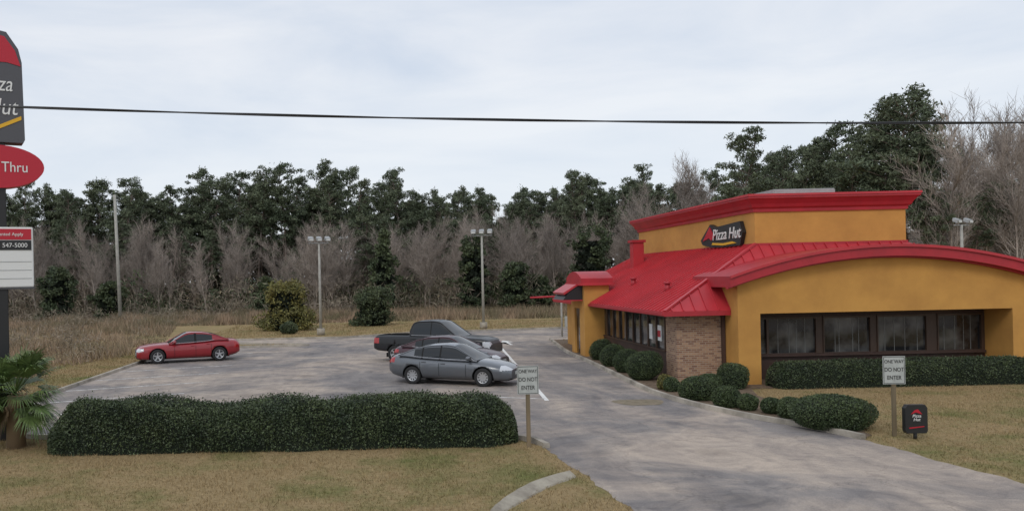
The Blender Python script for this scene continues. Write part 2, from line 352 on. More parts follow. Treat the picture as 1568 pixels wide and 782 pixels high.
def blob(name,loc,rx,rz,m,n,leaf=.05,lump=.12,seed=0,cone=0,ry=None):
    r=np.random.default_rng(seed+11); ry=ry or rx; e=empty(name,loc)
    C=r.normal(size=(14,3)); C/=np.linalg.norm(C,axis=1,keepdims=True); A=r.uniform(-1,1,14)
    def rad(d): return 1+lump*np.sum([A[i]*np.exp(6*(d@C[i]-1)) for i in range(14)],0)
    def sh(d,k):
        R=rad(d)*k; z=(d[:,2]*.5+.5); f=(1-cone*z)
        return np.stack([d[:,0]*R*rx*f,d[:,1]*R*ry*f,np.clip((d[:,2]*R*.56+.44),-.02,9)*rz],1)
    d=r.normal(size=(n,3)); d/=np.linalg.norm(d,axis=1,keepdims=True)
    k=1-np.abs(r.normal(0,.08,n)); k=np.where(r.random(n)<.12,k+r.uniform(0,.14 if leaf>.1 else .06,n),k)
    P=sh(d,k); P[:,2]=np.maximum(P[:,2],.02)
    V,F=leafquads(P,leaf,.55); obj('leaves',np_mesh('leaves',V,F,[M[m]]),e)
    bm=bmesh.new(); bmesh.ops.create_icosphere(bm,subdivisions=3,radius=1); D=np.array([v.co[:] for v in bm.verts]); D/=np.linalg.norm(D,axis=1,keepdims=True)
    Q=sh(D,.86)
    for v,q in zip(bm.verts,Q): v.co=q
    me=bpy.data.meshes.new('core'); bm.to_mesh(me); bm.free(); me.materials.append(M['hedgecore']); obj('dark_core',me,e)  # solid filler behind the leaves, coloured near black as their inner shade
    return e
for i,(x,y,r,h) in enumerate([(10.15,39.3,.5,.95),(9.95,36.6,.52,.95),(9.85,34.2,.56,.95),(9.75,31.7,.66,1.0),(9.62,28.4,.26,.45),(9.85,26.5,.60,.72),(10.05,24.9,.42,.62),(10.4,24.25,.31,.46),(10.8,23.6,.31,.46),(10.95,22.85,.39,.55),(11.2,21.3,.94,.84),(11.9,28.9,.5,.8),(10.9,28.3,.4,.6)]):
    blob('shrub',(x,y,.02),r,h,'box',int(5200*r*r*4+2500),.045,.16,i)
blob('shrub',(9.6,28.9,.02),.3,.5,'cedar',2500,.05,.2,40)
def clumptree(name,loc,R,H,m,seed,shape='cone',nc=60,leaf=.32):
    r=np.random.default_rng(seed); e=empty(name,loc)
    cyl('trunk',.12,.05,(0,0,-.1),(0,0,H*.8),M['bark'],e,7)
    P=[]
    for i in range(nc):
        u=(i+r.random())/nc; z=.04+.92*u
        w=(1-z)**.75*1.15 if shape=='cone' else math.sqrt(max(.03,1-(2*z-.75)**2*.62))
        w*=R*(.85+.25*math.sin(seed+z*9)); a=r.uniform(0,6.28); rr=w*r.uniform(.45,1.0)
        c=np.array([rr*math.cos(a),rr*math.sin(a),z*H]); cr=r.uniform(.45,.8)*min(1,.45+R*.25)
        k=int(150*cr); q=r.normal(size=(k,3)); q/=np.linalg.norm(q,axis=1,keepdims=True); q*=(r.uniform(.2,1,(k,1))**.5)*cr*np.array([1,1,.7]); P.append(c+q)
    P=np.vstack(P); P[:,2]=np.maximum(P[:,2],.05)
    V,F=leafquads(P,leaf,.5); obj('foliage',np_mesh('foliage',V,F,[M[m]]),e)
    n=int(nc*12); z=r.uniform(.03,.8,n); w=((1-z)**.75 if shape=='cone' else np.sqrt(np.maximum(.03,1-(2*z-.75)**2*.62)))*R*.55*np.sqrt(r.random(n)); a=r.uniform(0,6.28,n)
    V,F=leafquads(np.stack([w*np.cos(a),w*np.sin(a),z*H],1),.7,.7); obj('inner_foliage',np_mesh('inner',V,F,[M['hedgecore']]),e)  # near-black inner leaves: the crown's inner shade painted as colour
clumptree('cedar_bush',(-7.6,68,0),2.15,3.9,'cedar',50,'round',130,.2)
clumptree('evergreen_bush',(-.7,72,0),1.8,3.2,'dgreen',51,'round',100,.2)
blob('evergreen_bush',(-6.9,63.5,0),.7,1.0,'dgreen',1800,.12,.2,52)
for i,(x,y,r,h,s) in enumerate([(.4,93,2.3,9.4,'cone'),(10.2,93,2.5,8.7,'round'),(14.5,92,2.0,5.4,'round'),(23,93,2.9,9.4,'round'),(-35,92,2.4,6,'round'),(-29.6,93,2.0,4.2,'round'),(-42,88,2.3,4.4,'round'),(17.5,95,2.0,4.0,'round'),(-13,96,1.8,4.4,'cone')]):
    clumptree('evergreen_tree',(x,y,0),r,h,'dgreen',60+i,s,64)

# ---------------------------------------------------------------- trees
def tubes(segs,n=3):
    S0=np.array([s[0] for s in segs]);S1=np.array([s[1] for s in segs]);R0=np.array([s[2] for s in segs])[:,None];R1=np.array([s[3] for s in segs])[:,None]
    d=S1-S0; d/=np.linalg.norm(d,axis=1,keepdims=True)+1e-9
    ref=np.where(np.abs(d[:,2:3])<.9,np.array([[0,0,1.]]),np.array([[1.,0,0]])); a=np.cross(d,ref); a/=np.linalg.norm(a,axis=1,keepdims=True); b=np.cross(d,a)
    V=[]
    for (P,R) in((S0,R0),(S1,R1)):
        for i in range(n):
            t=2*math.pi*i/n; V.append(P+a*R*math.cos(t)+b*R*math.sin(t))
    V=np.stack(V,1); m=len(segs); base=(np.arange(m)*2*n)[:,None]
    F=np.concatenate([base+np.array([[i,(i+1)%n,(i+1)%n+n,i+n]]) for i in range(n)],0)
    return V.reshape(-1,3),F
def bare_mesh(seed,H=12,spread=1.0):
    r=random.Random(seed); segs=[]
    def branch(p,d,L,rad,depth):
        k={0:8,1:4,2:3,3:2}[depth]; q=p.copy(); dd=d.copy()
        for i in range(k):
            dd=(dd+Vector((r.gauss(0,.12),r.gauss(0,.12),r.gauss(.05,.08)))*(1 if depth else .6)).normalized()
            nq=q+dd*(L/k); r0=rad*(1-.75*i/k); r1=rad*(1-.75*(i+1)/k)
            segs.append((tuple(q),tuple(nq),r0,r1)); q=nq
            if depth<3:
                if depth==0 and i<2: continue
                for b in range({0:3,1:3,2:3}[depth]):
                    az=r.uniform(0,6.28); el={0:.5*spread,1:.55,2:.6}[depth]*r.uniform(.7,1.3)
                    o=dd.orthogonal().normalized(); o=Matrix.Rotation(az,3,dd)@o
                    nd=(dd*math.cos(el)+o*math.sin(el)+Vector((0,0,.2))).normalized()
                    ll={0:.34*(1.1-.6*i/k)*(.8+.3*spread),1:.5,2:.55}[depth]*L*r.uniform(.6,1.25)
                    branch(q-dd*(L/k)*r.random(),nd,ll,max(rad*(1-.75*i/k)*.48,.014),depth+1)
    branch(Vector((0,0,-.1)),Vector((r.gauss(0,.06),r.gauss(0,.06),1)).normalized(),H,.12,0)
    V,F=tubes(segs); return np_mesh('bare_tree_mesh',V,F,[M['twig']])
BARE=[bare_mesh(100+i,12,[1,1.4,.8,1.2,1.6,.9][i]) for i in range(6)]
def pine_mesh(seed,H=17,crown=.5,wide=1.0):
    r=random.Random(seed); g=np.random.default_rng(seed); segs=[]; P=[]
    k=12; q=Vector((0,0,-.2)); dd=Vector((r.gauss(0,.04),r.gauss(0,.04),1)).normalized()
    pts=[q.copy()]
    for i in range(k):
        dd=(dd+Vector((r.gauss(0,.035),r.gauss(0,.035),0))).normalized(); nq=q+dd*(H/k); segs.append((tuple(q),tuple(nq),.20*(1-.85*i/k),.20*(1-.85*(i+1)/k))); q=nq; pts.append(q.copy())
    nl=int(r.uniform(44,58)*crown/.5)
    def at(t):
        f=t*k; i=min(int(f),k-1); return pts[i].lerp(pts[i+1],f-i)
    lop=r.uniform(0,6.28); phs=r.uniform(0,6)
    for j in range(nl):
        u=((j+r.random())/nl); t=1-crown+crown*u; t=min(t,.985)
        p=at(t); az=r.uniform(0,6.28); L=wide*(.65+3.1*(1-u)**.7*min(1,(u+.15)*2.4))*r.uniform(.4,1.25)*(1+.25*math.cos(az-lop))*(.88+.24*math.sin(u*11+phs))
        up=.05+.85*u; d=Vector((math.cos(az),math.sin(az),up)).normalized(); e=p+d*L
        segs.append((tuple(p),tuple(e),.05,.02))
        nc=max(1,int(L*1.5))
        for c in range(nc):
            cc=p+d*L*(1-.65*c/max(nc,1))+Vector((r.gauss(0,.25),r.gauss(0,.25),r.gauss(.12,.2)))
            rr=r.uniform(.36,.72); m=int(105*rr)
            w=g.normal(size=(m,3)); w/=np.linalg.norm(w,axis=1,keepdims=True); w*=g.uniform(.2,1,(m,1))**.6*rr; w[:,2]*=.6
            P.append(np.array(cc[:])+w)
    for j in range(7):
        t=r.uniform(.3,1-crown); p=at(t); az=r.uniform(0,6.28); segs.append((tuple(p),tuple(p+Vector((math.cos(az),math.sin(az),.1))*r.uniform(.4,1.3)),.025,.012))
    cc=at(.99); w=g.normal(size=(60,3))*np.array([.25,.25,.45]); P.append(np.array(cc[:])+w)
    P=np.vstack(P); Vl,Fl=leafquads(P,.32,.36,tri=True,bias=np.array([0,0,.5]))
    Vt,Ft=tubes(segs,4)
    Ft3=np.vstack([Ft[:,[0,1,2]],Ft[:,[0,2,3]]])
    V=np.vstack([Vt,Vl]); F=np.vstack([Ft3,Fl+len(Vt)]); idx=np.r_[np.zeros(len(Ft3)),np.ones(len(Fl))]
    return np_mesh('pine_mesh',V,F,[M['bark'],M['needle']],idx)
PINE=[pine_mesh(200+i,17,[.42,.56,.48,.62,.38,.52,.45,.58,.44][i],[.85,1.1,.95,1.15,.8,1.2,1.0,.9,1.1][i]) for i in range(9)]
TL=empty('distant_tree_line')
def px2x(px,Y,y=300): return ((px-583)-.022*(y-426))*Y/1300
R=random.Random(5)
sky=[(-120,275),(-90,290),(-60,285),(-30,275),(0,290),(30,278),(60,285),(78,300),(100,290),(122,284),(140,275),(182,276),(205,290),(225,305),(240,296),(262,286),(290,300),(310,264),(322,272),(345,266),(372,288),(400,268),(418,259),(432,256),(455,273),(470,285),(490,256),(507,275),(525,257),(550,283),(570,300),(590,266),(604,285),(620,268),(640,300),(655,294),(672,305),(690,289),(715,291),(732,300),(745,284),(762,295),(780,300),(800,306),(820,286),(836,296),(850,290),(868,280),(885,261),(905,278),(918,268),(930,274),(945,290),(960,283),(985,275),(1000,260),(1020,280),(1055,285),(1085,268),(1140,262),(1165,252),(1185,245),(1200,235),(1220,240),(1250,225)]
for px,py in sky:
    Y=R.uniform(113,126); py+=R.uniform(-5,5); H=4-(py-426+.022*(px-583))*Y/1300; s=H/17
    k=R.uniform(.8,1.15); obj('pine',R.choice(PINE),TL,(px2x(px,Y,py),Y,0),(R.gauss(0,.03),R.gauss(0,.03),R.uniform(0,6.28)),(s*k,s*k,s))
    px2=px+R.uniform(-18,18); py2=py+R.uniform(14,42); Y=R.uniform(114,130); H=4-(py2-426+.022*(px2-583))*Y/1300; s=H/17
    k=R.uniform(1.0,1.4); obj('pine',R.choice(PINE),TL,(px2x(px2,Y,py2),Y,0),(0,0,R.uniform(0,6.28)),(s*k,s*k,s))
for i in range(70):
    X=R.uniform(-80,80); Y=R.uniform(122,136); s=R.uniform(.62,.88)*(1+.12*(X>30))
    obj('pine',R.choice(PINE),TL,(X,Y,0),(0,0,R.uniform(0,6.28)),(s*1.3,s*1.3,s))
for i in range(20):
    X=R.uniform(-50,32); Y=R.uniform(103,113); s=R.uniform(.45,.72)
    obj('pine',R.choice(PINE),TL,(X,Y,0),(0,0,R.uniform(0,6.28)),(s*1.3,s*1.3,s))
for i in range(240):
    X=R.uniform(-66,75); Y=R.uniform(95,113); s=R.uniform(.46,.80)
    if X>30: s*=1.2
    obj('bare_tree',R.choice(BARE),TL,(X,Y,0),(R.gauss(0,.06),R.gauss(0,.06),R.uniform(0,6.28)),(s*R.uniform(.9,1.2),s*R.uniform(.9,1.2),s))
for px,py in [(1043,250),(1030,262),(1062,270)]:
    Y=104; H=4-(py-426+.022*(px-583))*Y/1300; s=H/13; obj('bare_tree',BARE[2],TL,(px2x(px,Y,py),Y,0),(0,0,px),(s,s,s))
for px,py,Y,w in [(1195,232,88,.95),(1230,225,86,.9),(1255,215,84,1.0),(1285,192,80,1.05),(1300,230,74,1.1),(1340,176,74,1.0),(1412,165,76,1.05),(1420,225,70,1.1),(1330,240,70,1.1),(1440,285,66,1.0),(1215,258,80,1.1),(1160,285,84,1.0),(1270,245,78,1.1),(1385,240,68,1.1),(1490,300,70,1.0),(1550,280,72,1.1),(1310,200,82,.9)]:
    H=4-(py-426+.022*(px-583))*Y/1300; s=H/17
    obj('pine',R.choice(PINE),TL,(px2x(px,Y,py),Y,0),(0,0,R.uniform(0,6.28)),(s*w,s*w,s))
cnt=0
while cnt<44:
    X=R.uniform(42,85); Y=R.uniform(64,88)
    if X/Y<.655: continue
    cnt+=1; s=R.uniform(.92,1.26)*Y/76; obj('bare_tree',R.choice(BARE),TL,(X,Y,0),(R.gauss(0,.05),R.gauss(0,.05),R.uniform(0,6.28)),(s*1.05,s*1.05,s))
def hero(px,py,Y,i,w):
    H=4-(py-426+.022*(px-583))*Y/1300; s=H/17
    obj('pine_tree',PINE[i],None,(px2x(px,Y,py),Y,0),(0,0,i),(s*w,s*w,s))
hero(1110,205,82,2,1.0); hero(1366,143,70,5,1.15); hero(1395,150,71,3,1.15)
n=70000; P=np.stack([rng.uniform(-120,120,n),rng.uniform(130,142,n),rng.uniform(0,1,n)**.9*10],1)
hh=9.5+1.6*np.sin(P[:,0]*.21)+1.2*np.sin(P[:,0]*.53+1); P[:,2]*=hh/10; V,F=leafquads(P,.95,.6); obj('foliage_mass',np_mesh('fm',V,F,[M['needle2']]),TL)
n=60000; cx=rng.uniform(-75,85,900); cy=rng.uniform(91,112,900); ci=rng.integers(0,900,n); ch=rng.uniform(1.2,5,900)
P=np.stack([cx[ci]+rng.normal(0,.9,n),cy[ci]+rng.normal(0,.9,n),rng.uniform(0,1,n)*ch[ci]],1)
V,F=leafquads(P,.75,.08,bias=np.array([0,0,.8])); obj('understory_brush',np_mesh('ub',V,F,[M['brush']]),TL)
n=20000; cx=rng.uniform(-75,85,130); cy=rng.uniform(97,114,130); ci=rng.integers(0,130,n); ch=rng.uniform(1.5,6,130)
P=np.stack([cx[ci]+rng.normal(0,1.0,n),cy[ci]+rng.normal(0,1.0,n),rng.uniform(0,1,n)*ch[ci]],1)
V,F=leafquads(P,.4,.5); obj('understory_evergreen',np_mesh('ue',V,F,[M['dgreen']]),TL)
n=90000; X=rng.uniform(-58,-13.2,n); Y=rng.uniform(30,98,n); k=(X< -14.8-(np.sin(Y*.5)*.7))&((Y<54)|(X<-14-(Y-54)*.2)); P=np.stack([X[k],Y[k],np.zeros(k.sum())],1)
hs=.5+.3*np.sin(P[:,0]*.8+np.sin(P[:,1]*.6)*2)+.3*np.sin(P[:,1]*.35+P[:,0]*.2)
V,F=blades(P,.85*np.clip(hs,.15,1.3),.05,.35); obj('dry_weeds',np_mesh('dw',V,F,[M['weed']]))
n=16000; cx=rng.uniform(-55,-15.5,150); cy=rng.uniform(36,90,150); ci=rng.integers(0,150,n); ch=rng.uniform(.8,1.7,150)
P=np.stack([cx[ci]+rng.normal(0,.45,n),cy[ci]+rng.normal(0,.45,n),rng.uniform(0,1,n)*ch[ci]],1)
V,F=leafquads(P,.4,.09,bias=np.array([0,0,.8])); obj('field_brush',np_mesh('fb',V,F,[M['brush']]))
n=90000; P=np.stack([rng.uniform(-50,70,n),rng.uniform(78,96,n),np.zeros(n)],1); V,F=blades(P,1.05*(.55+.4*np.sin(P[:,0]*.9+P[:,1]*.5)),.07,.3); obj('dry_weeds',np_mesh('dw',V,F,[M['weed']]))

def palm(loc):
    e=empty('palm_tree',loc); r=random.Random(3)
    cyl('trunk',.24,.18,(0,0,-.05),(.0,0,1.3),M['palmdry'],e,12)
    for i in range(10):
        a=i*.7; cyl('boot',.05,.03,(.16*math.cos(a),.16*math.sin(a),.2+.1*i),(.27*math.cos(a),.27*math.sin(a),.45+.1*i),M['palmdry'],e,6)
    for grp,cnt,mm in(('fronds',78,'palm'),('dry_fronds',3,'palmdry')):
        V=[];F=[]
        for i in range(cnt):
            az=r.uniform(0,6.28); el=r.uniform(-.9,1.3) if mm=='palm' else r.uniform(-1.2,-.8)
            d=Vector((math.cos(az)*math.cos(el),math.sin(az)*math.cos(el),math.sin(el))); c=Vector((0,0,1.35)); L=r.uniform(.4,.85); h=c+d*L
            s=d.cross(Vector((0,0,1))).normalized(); u=s.cross(d)
            o=len(V); V+=[c-s*.02,c+s*.02,h+s*.012,h-s*.012]; F.append((o,o+1,o+2,o+3))
            nb=24
            for b in range(nb):
                t=(b/(nb-1)-.5)*2.7; bd=(d*math.cos(t)+s*math.sin(t)+u*.15*abs(t)).normalized(); bl=r.uniform(.55,.8)*(1-.12*abs(t))
                w=(s*math.cos(t)-d*math.sin(t))*.018; mid=h+bd*bl*.6; tip=h+bd*bl+Vector((0,0,-.25*bl*r.uniform(.4,1.6)))
                o=len(V); V+=[h-w*.3,h+w*.3,mid+w,mid-w,tip]; F+=[(o,o+1,o+2,o+3),(o+3,o+2,o+4)]
        pyo(grp,V,F,M[mm],e)
palm((-9.15,21.1,0))

# ---------------------------------------------------------------- building
B=empty('restaurant_building')
def bb(name,*a,**k): return box(name,*a,B,**k)
WX=10.7; FY=30.8; RX=24.5; BY=49
bb('wall_core',WX+.1,RX,31.12,BY,0,2.5,M['stucco'])
bb('wall_core_front_right',22.79,RX,FY,31.118,0,2.5,M['stucco'])
bb('brick_front',WX,12.415,FY,FY+.3,0,2.42,M['brick'])
bb('brick_side',WX,WX+.098,FY+.302,32.0,0,2.42,M['brick'])
bb('lower_wall_side',WX+.02,WX+.098,32.002,40.99,0,1.05,M['brown'])
bb('upper_wall_side',WX+.02,WX+.098,32.002,40.99,2.3,2.45,M['brown'])
bb('window_glass_side',WX+.06,WX+.097,32.01,40.98,1.06,2.295,M['win'])
for i in range(9):
    y=32.1+i*1.02
    bb('window_mullion',WX-.01,WX+.055,y,y+.09,1.05,2.3,M['frame'])
bb('window_sill',WX-.04,WX+.015,32.05,40.95,1.0,1.048,M['frame'])
for y in(32.9,34.0): bb('window_poster',WX+.045,WX+.058,y-.25,y+.2,1.35,1.95,M['white'])
bb('window_poster',WX+.03,WX+.044,32.75,33.05,1.5,1.75,M['signred'])
bb('wall_back_side',WX+.02,WX+.098,43.82,BY,0,2.45,M['stucco'])
Z0,Z1=2.58,4.98; EX0,EX1,EY0,EY1=10.08,25.1,30.2,49.6; TX0,TX1,TY0,TY1=14.4,20.2,32.6,47.2
v=[(EX0,EY0,Z0),(EX1,EY0,Z0),(EX1,EY1,Z0),(EX0,EY1,Z0),(TX0,TY0,Z1),(TX1,TY0,Z1),(TX1,TY1,Z1),(TX0,TY1,Z1)]
pyo('roof',v,[(0,1,5,4),(1,2,6,5),(2,3,7,6),(3,0,4,7),(0,3,2,1)],M['redmetal'],B)
def rib(p,q,w=.03,h=.055):
    p=Vector(p);q=Vector(q); d=(q-p).normalized(); s=d.cross(Vector((0,0,1))).normalized()*w/2; u=s.cross(d).normalized()*h
    if u.z<0:u=-u
    return [p-s,p+s,p+s+u,p-s+u,q-s,q+s,q+s+u,q-s+u]
V=[];F=[]
def addrib(p,q,**k):
    o=len(V); V.extend(rib(p,q,**k)); F.extend([tuple(o+i for i in f) for f in [(0,1,2,3),(4,5,6,7),(3,2,6,7),(0,3,7,4),(1,2,6,5)]])
y=EY0+.2
while y<EY1-.1:
    t=1.0
    if y<TY0: t=(y-EY0)/(TY0-EY0)
    if y>TY1: t=(EY1-y)/(EY1-TY1)
    addrib((EX0,y,Z0),(EX0+(TX0-EX0)*t,y,Z0+(Z1-Z0)*t)); y+=.42
x=EX0+.25
while x<EX1-.1:
    t=1.0
    if x<TX0:t=(x-EX0)/(TX0-EX0)
    if x>TX1:t=(EX1-x)/(EX1-TX1)
    addrib((x,EY0,Z0),(x,EY0+(TY0-EY0)*t,Z0+(Z1-Z0)*t)); x+=.42
addrib((EX0,EY0,Z0),(TX0,TY0,Z1),w=.12,h=.07); addrib((EX0,EY1,Z0),(TX0,TY1,Z1),w=.12,h=.07)
pyo('roof_seams',V,F,M['redmetal'],B)
bb('eave_fascia_side',EX0-.04,EX0+.06,EY0-.04,EY1,Z0-.16,Z0+.015,M['redtrim'])
bb('eave_fascia_front',EX0+.062,12.41,EY0-.04,EY0+.06,Z0-.16,Z0+.015,M['redtrim'])
bb('soffit',EX0+.062,12.4,EY0+.062,EY1-.1,Z0-.12,Z0-.09,M['brown'])
bb('gutter',EX0-.11,EX0-.042,EY0-.04,41,Z0-.13,Z0-.03,M['redtrim'])
bb('brown_strip',12.28,12.40,30.66,30.75,0,2.45,M['brown'])  # thin brown upright strip where the brick meets the pier
bb('parapet_wall',TX0,TX1,TY0,TY1,4.6,6.3,M['stucco'])
bb('parapet_flashing',TX0-.05,TX1+.05,TY0-.05,TY1+.05,4.9,5.03,M['redtrim'])
def ringprism(name,prof,x0,x1,y0,y1,m):
    v=[];f=[];n=len(prof)
    for (o,z) in prof: v+=[(x0-o,y0-o,z),(x1+o,y0-o,z),(x1+o,y1+o,z),(x0-o,y1+o,z)]
    for i in range(n-1):
        for k in range(4): f.append((4*i+k,4*i+(k+1)%4,4*i+4+(k+1)%4,4*i+4+k))
    f+=[(0,1,2,3),(4*n-4,4*n-3,4*n-2,4*n-1)]
    return pyo(name,v,f,m,B)
ringprism('parapet_cornice',[(.02,6.22),(.06,6.22),(.07,6.34),(.15,6.40),(.20,6.52),(.32,6.68),(.38,6.72),(.38,6.86),(.30,6.87)],TX0,TX1,TY0,TY1,M['redtrim'])
ringprism('cornice_top_cap',[(.385,6.80),(.41,6.80),(.41,6.885),(.36,6.885)],TX0,TX1,TY0,TY1,M['redmetal'])
bb('rooftop_ac_unit',17.2,19.9,37,39.5,6.4,7.5,M['metalgrey'],bevel=.04)
bb('roof_vent',13.0,13.55,43.6,44.2,4.0,5.55,M['redmetal'],bevel=.02)
bb('roof_vent_cap',12.92,13.63,43.52,44.28,5.552,5.68,M['redtrim'])
def ventpipe(x,y):
    z=Z0+(x-EX0)/(TX0-EX0)*(Z1-Z0); cyl('vent_pipe',.1,.1,(x,y,z-.1),(x,y,z+.28),M['redtrim'],B); cyl('vent_cap',.16,.12,(x,y,z+.281),(x,y,z+.36),M['redtrim'],B)
ventpipe(11.3,33.5); ventpipe(11.6,39.0); ventpipe(11.3,43.9)
CX=17.6
def arch(x,off=0): return 4.77-.94*((x-CX)/5.5)**2+off
FZ=2.48
xs=np.linspace(12.42,22.78,31)
prism('facade_header',[(12.42,FZ),(22.78,FZ)]+[(x,arch(x,-.3)) for x in xs[::-1]],29.6,31.0,M['stucco'],B)
bb('facade_pier',12.42,13.2,29.6,31.1,0,FZ,M['stucco']); bb('facade_pier',22.0,22.78,29.6,31.1,0,FZ,M['stucco'])
xs2=np.linspace(12.02,23.18,41)
prism('arch_fascia',[(x,arch(x,-.38)) for x in xs2]+[(x,arch(x,0)) for x in xs2[::-1]],29.2,32.7,M['redtrim'],B)
prism('arch_drip_edge',[(x,arch(x,-.07)) for x in xs2]+[(x,arch(x,.025)) for x in xs2[::-1]],29.13,29.197,M['redmetal'],B)
prism('arch_lower_moulding',[(x,arch(x,-.44)) for x in xs2]+[(x,arch(x,-.383)) for x in xs2[::-1]],29.42,29.6-.002,M['redtrim'],B)
bb('recess_wall_lower',13.202,21.998,31.002,31.1,0,.93,M['brown'])
bb('recess_wall_upper',13.202,21.998,31.002,31.1,2.275,2.6,M['brown'])
W4=[(13.35,14.02),(14.1,15.82),(16.13,17.8),(18.1,19.85),(20.3,21.85)]
for i,(a,b) in enumerate(W4):
    bb('window_glass',a,b,31.05,31.09,.95,2.2,M['win'])
    for q in((a-.04,a,.95,2.2),(b,b+.04,.95,2.2),(a-.04,b+.04,2.2,2.273),(a-.04,b+.04,.932,.95)):
        bb('window_frame',q[0],q[1],30.95,31.06,q[2],q[3],M['frame'])
    if b-a>1:
        for k in range(1,5):
            x=a+(b-a)*k/5+random.uniform(-.1,.1); bb('window_blind',x-.010,x+.010,31.043,31.049,.95,2.2,M['blind'])
e0=13.202
for a,b in W4+[(22.04,22.1)]:
    if a-.04>e0+.01: bb('window_pier',e0,min(a-.041,21.998),30.99,31.1,.932,2.273,M['frame'])
    e0=b+.041
bb('window_sill',13.25,21.95,30.86,30.945,.84,.93,M['brown'])
TR=11.0
bb('entry_wall_front',9.8,TR,41.0,41.25,0,3.5,M['stucco']); bb('entry_wall_back',9.8,TR,43.55,43.8,0,3.5,M['stucco'])
bb('entry_wall_side',9.8,10.0,41.252,42.0,0,3.5,M['stucco']); bb('entry_wall_side',9.8,10.0,43.1,43.548,0,3.5,M['stucco']); bb('entry_lintel',9.8,10.0,42.0,43.1,2.3,3.5,M['stucco'])
bb('entry_door',9.9,9.98,42.0,43.1,0,2.3,M['win'])
prism('entry_cap',[(y,3.5) for y in(40.8,44.0)]+[(y,3.78+.34*(1-((y-42.4)/1.6)**2)) for y in np.linspace(44.0,40.8,13)],9.62,TR+.15,M['redtrim'],B,axis='X')
bb('entry_cap_band',9.57,TR+.2,40.75,44.05,3.44,3.56,M['redmetal'])
prism('awning',[(8.85,2.75),(9.795,2.75),(9.795,3.42),(9.5,3.38),(9.1,3.1)],41.3,43.7,M['black'],B)
bb('awning_trim',8.80,9.79,41.27,43.73,2.70,2.748,M['redmetal'])
prism('awning_band',[(8.9,3.0),(9.5,3.40),(9.56,3.43),(9.5,3.5),(8.85,3.1)],41.25,43.75,M['redmetal'],B)
prism('logo_backing',[(37.5,5.15),(37.7,5.35),(37.2,5.65),(36.6,6.0),(36.0,5.85),(33.6,5.95),(33.35,5.5),(33.6,5.0),(35.4,4.98),(36.6,5.02)],TX0-.16,TX0-.003,M['black'],B,axis='X')
prism('logo_red_roof',[(37.4,5.3),(36.6,5.88),(36.1,5.45),(36.45,5.30),(36.7,5.42)],TX0-.19,TX0-.163,M['signred'],B,axis='X')
prism('logo_swoosh',[(36.4,5.12),(35.2,5.05),(33.9,5.10),(34.3,5.18),(35.2,5.14),(36.3,5.2)],TX0-.19,TX0-.163,M['yellow'],B,axis='X')
text('logo_text','Pizza Hut',.66,M['white'],(TX0-.18,34.9,5.5),(math.radians(90),0,math.radians(-90)),B,sx=1.12,shear=.2,ext=.012)

# ---------------------------------------------------------------- signs
def traffic(loc,rz):
    e=empty('traffic_sign',loc,rz)
    box('post',-.045,.045,-.03,.03,-.1,1.34,M['wood'],e,bevel=.005)
    box('post_upper',-.04,.04,.0,.03,1.341,1.86,M['wood'],e)
    box('plate',-.25,.25,-.045,-.032,1.24,1.9,M['signwhite'],e)
    for a,b,c,d in((-.235,.235,1.875,1.885),(-.235,.235,1.255,1.265),(-.235,-.225,1.266,1.874),(.225,.235,1.266,1.874)):
        box('border',a,b,-.049,-.0455,c,d,M['black'],e)
    for i,s in enumerate(('ONE WAY','DO NOT','ENTER')):
        text('lettering',s,.135 if i else .115,M['black'],(0,-.049,1.77-.19*i),(math.radians(90),0,0),e,sx=.80,ext=.003)
    for z in(1.33,1.82): cyl('bolt',.012,.012,(0,-.06,z),(0,-.045,z),M['metalgrey'],e,8)
traffic((3.36,19.75,0),.05); traffic((12.08,20.1,0),-.1)
e=empty('directional_sign',(12.35,19.75,0),-.05)
cyl('post',.04,.04,(0,0,-.05),(0,0,.2),M['black'],e)
prism('panel',[(-.25,.2),(-.22,.14),(.22,.14),(.25,.2),(.25,.72),(.2,.8),(-.2,.8),(-.25,.72)],-.07,.07,M['black'],e)
prism('logo_roof',[(-.13,.58),(-.04,.68),(.03,.70),(.13,.58),(.04,.61),(-.02,.63)],-.078,-.072,M['signred'],e)
text('logo_text','Pizza\nHut',.10,M['white'],(0,-.078,.50),(math.radians(90),0,0),e,shear=.2)
prism('logo_line',[(-.17,.25),(.17,.29),(.17,.31),(-.17,.28)],-.078,-.072,M['signred'],e)
e=empty('pole_sign',(-10.0,22.2,0),math.radians(28))
box('pole',-.22,.22,-.18,.18,-.1,10.0,M['black'],e,bevel=.02)
prism('main_panel',[(-.66,7.75),(.66,7.75),(.70,7.83),(.66,9.85),(.58,10.2),(.3,10.62),(-.3,10.72),(-.58,10.2),(-.66,9.85),(-.70,7.83)],-.26,.26,M['signgrey'],e)
prism('red_roof_emblem',[(-.62,9.75),(-.5,10.2),(-.25,10.6),(.25,10.5),(.5,10.15),(.63,9.75),(.3,9.83),(-.3,9.83)],-.275,-.262,M['signred'],e)
text('lettering','Pizza',.56,M['white'],(0,-.275,9.25),(math.radians(90),0,0),e,sx=.76,shear=.2)
text('lettering','Hut',.60,M['white'],(.15,-.275,8.65),(math.radians(90),0,0),e,sx=.8,shear=.2)
prism('swoosh',[(-.6,7.95),(0,8.05),(.62,8.35),(.62,8.45),(0,8.15),(-.6,8.03)],-.275,-.262,M['yellow'],e)
prism('oval_sign',[(1.16*math.cos(t),7.12+.56*math.sin(t)) for t in np.linspace(0,2*math.pi,40,endpoint=False)],-.24,.24,M['signred'],e)
text('lettering','Drive Thru',.38,M['white'],(.02,-.25,7.1),(math.radians(90),0,0),e,sx=.86)
box('reader_board',-.85,.85,-.22,.22,3.98,5.55,M['white'],e,bevel=.02)
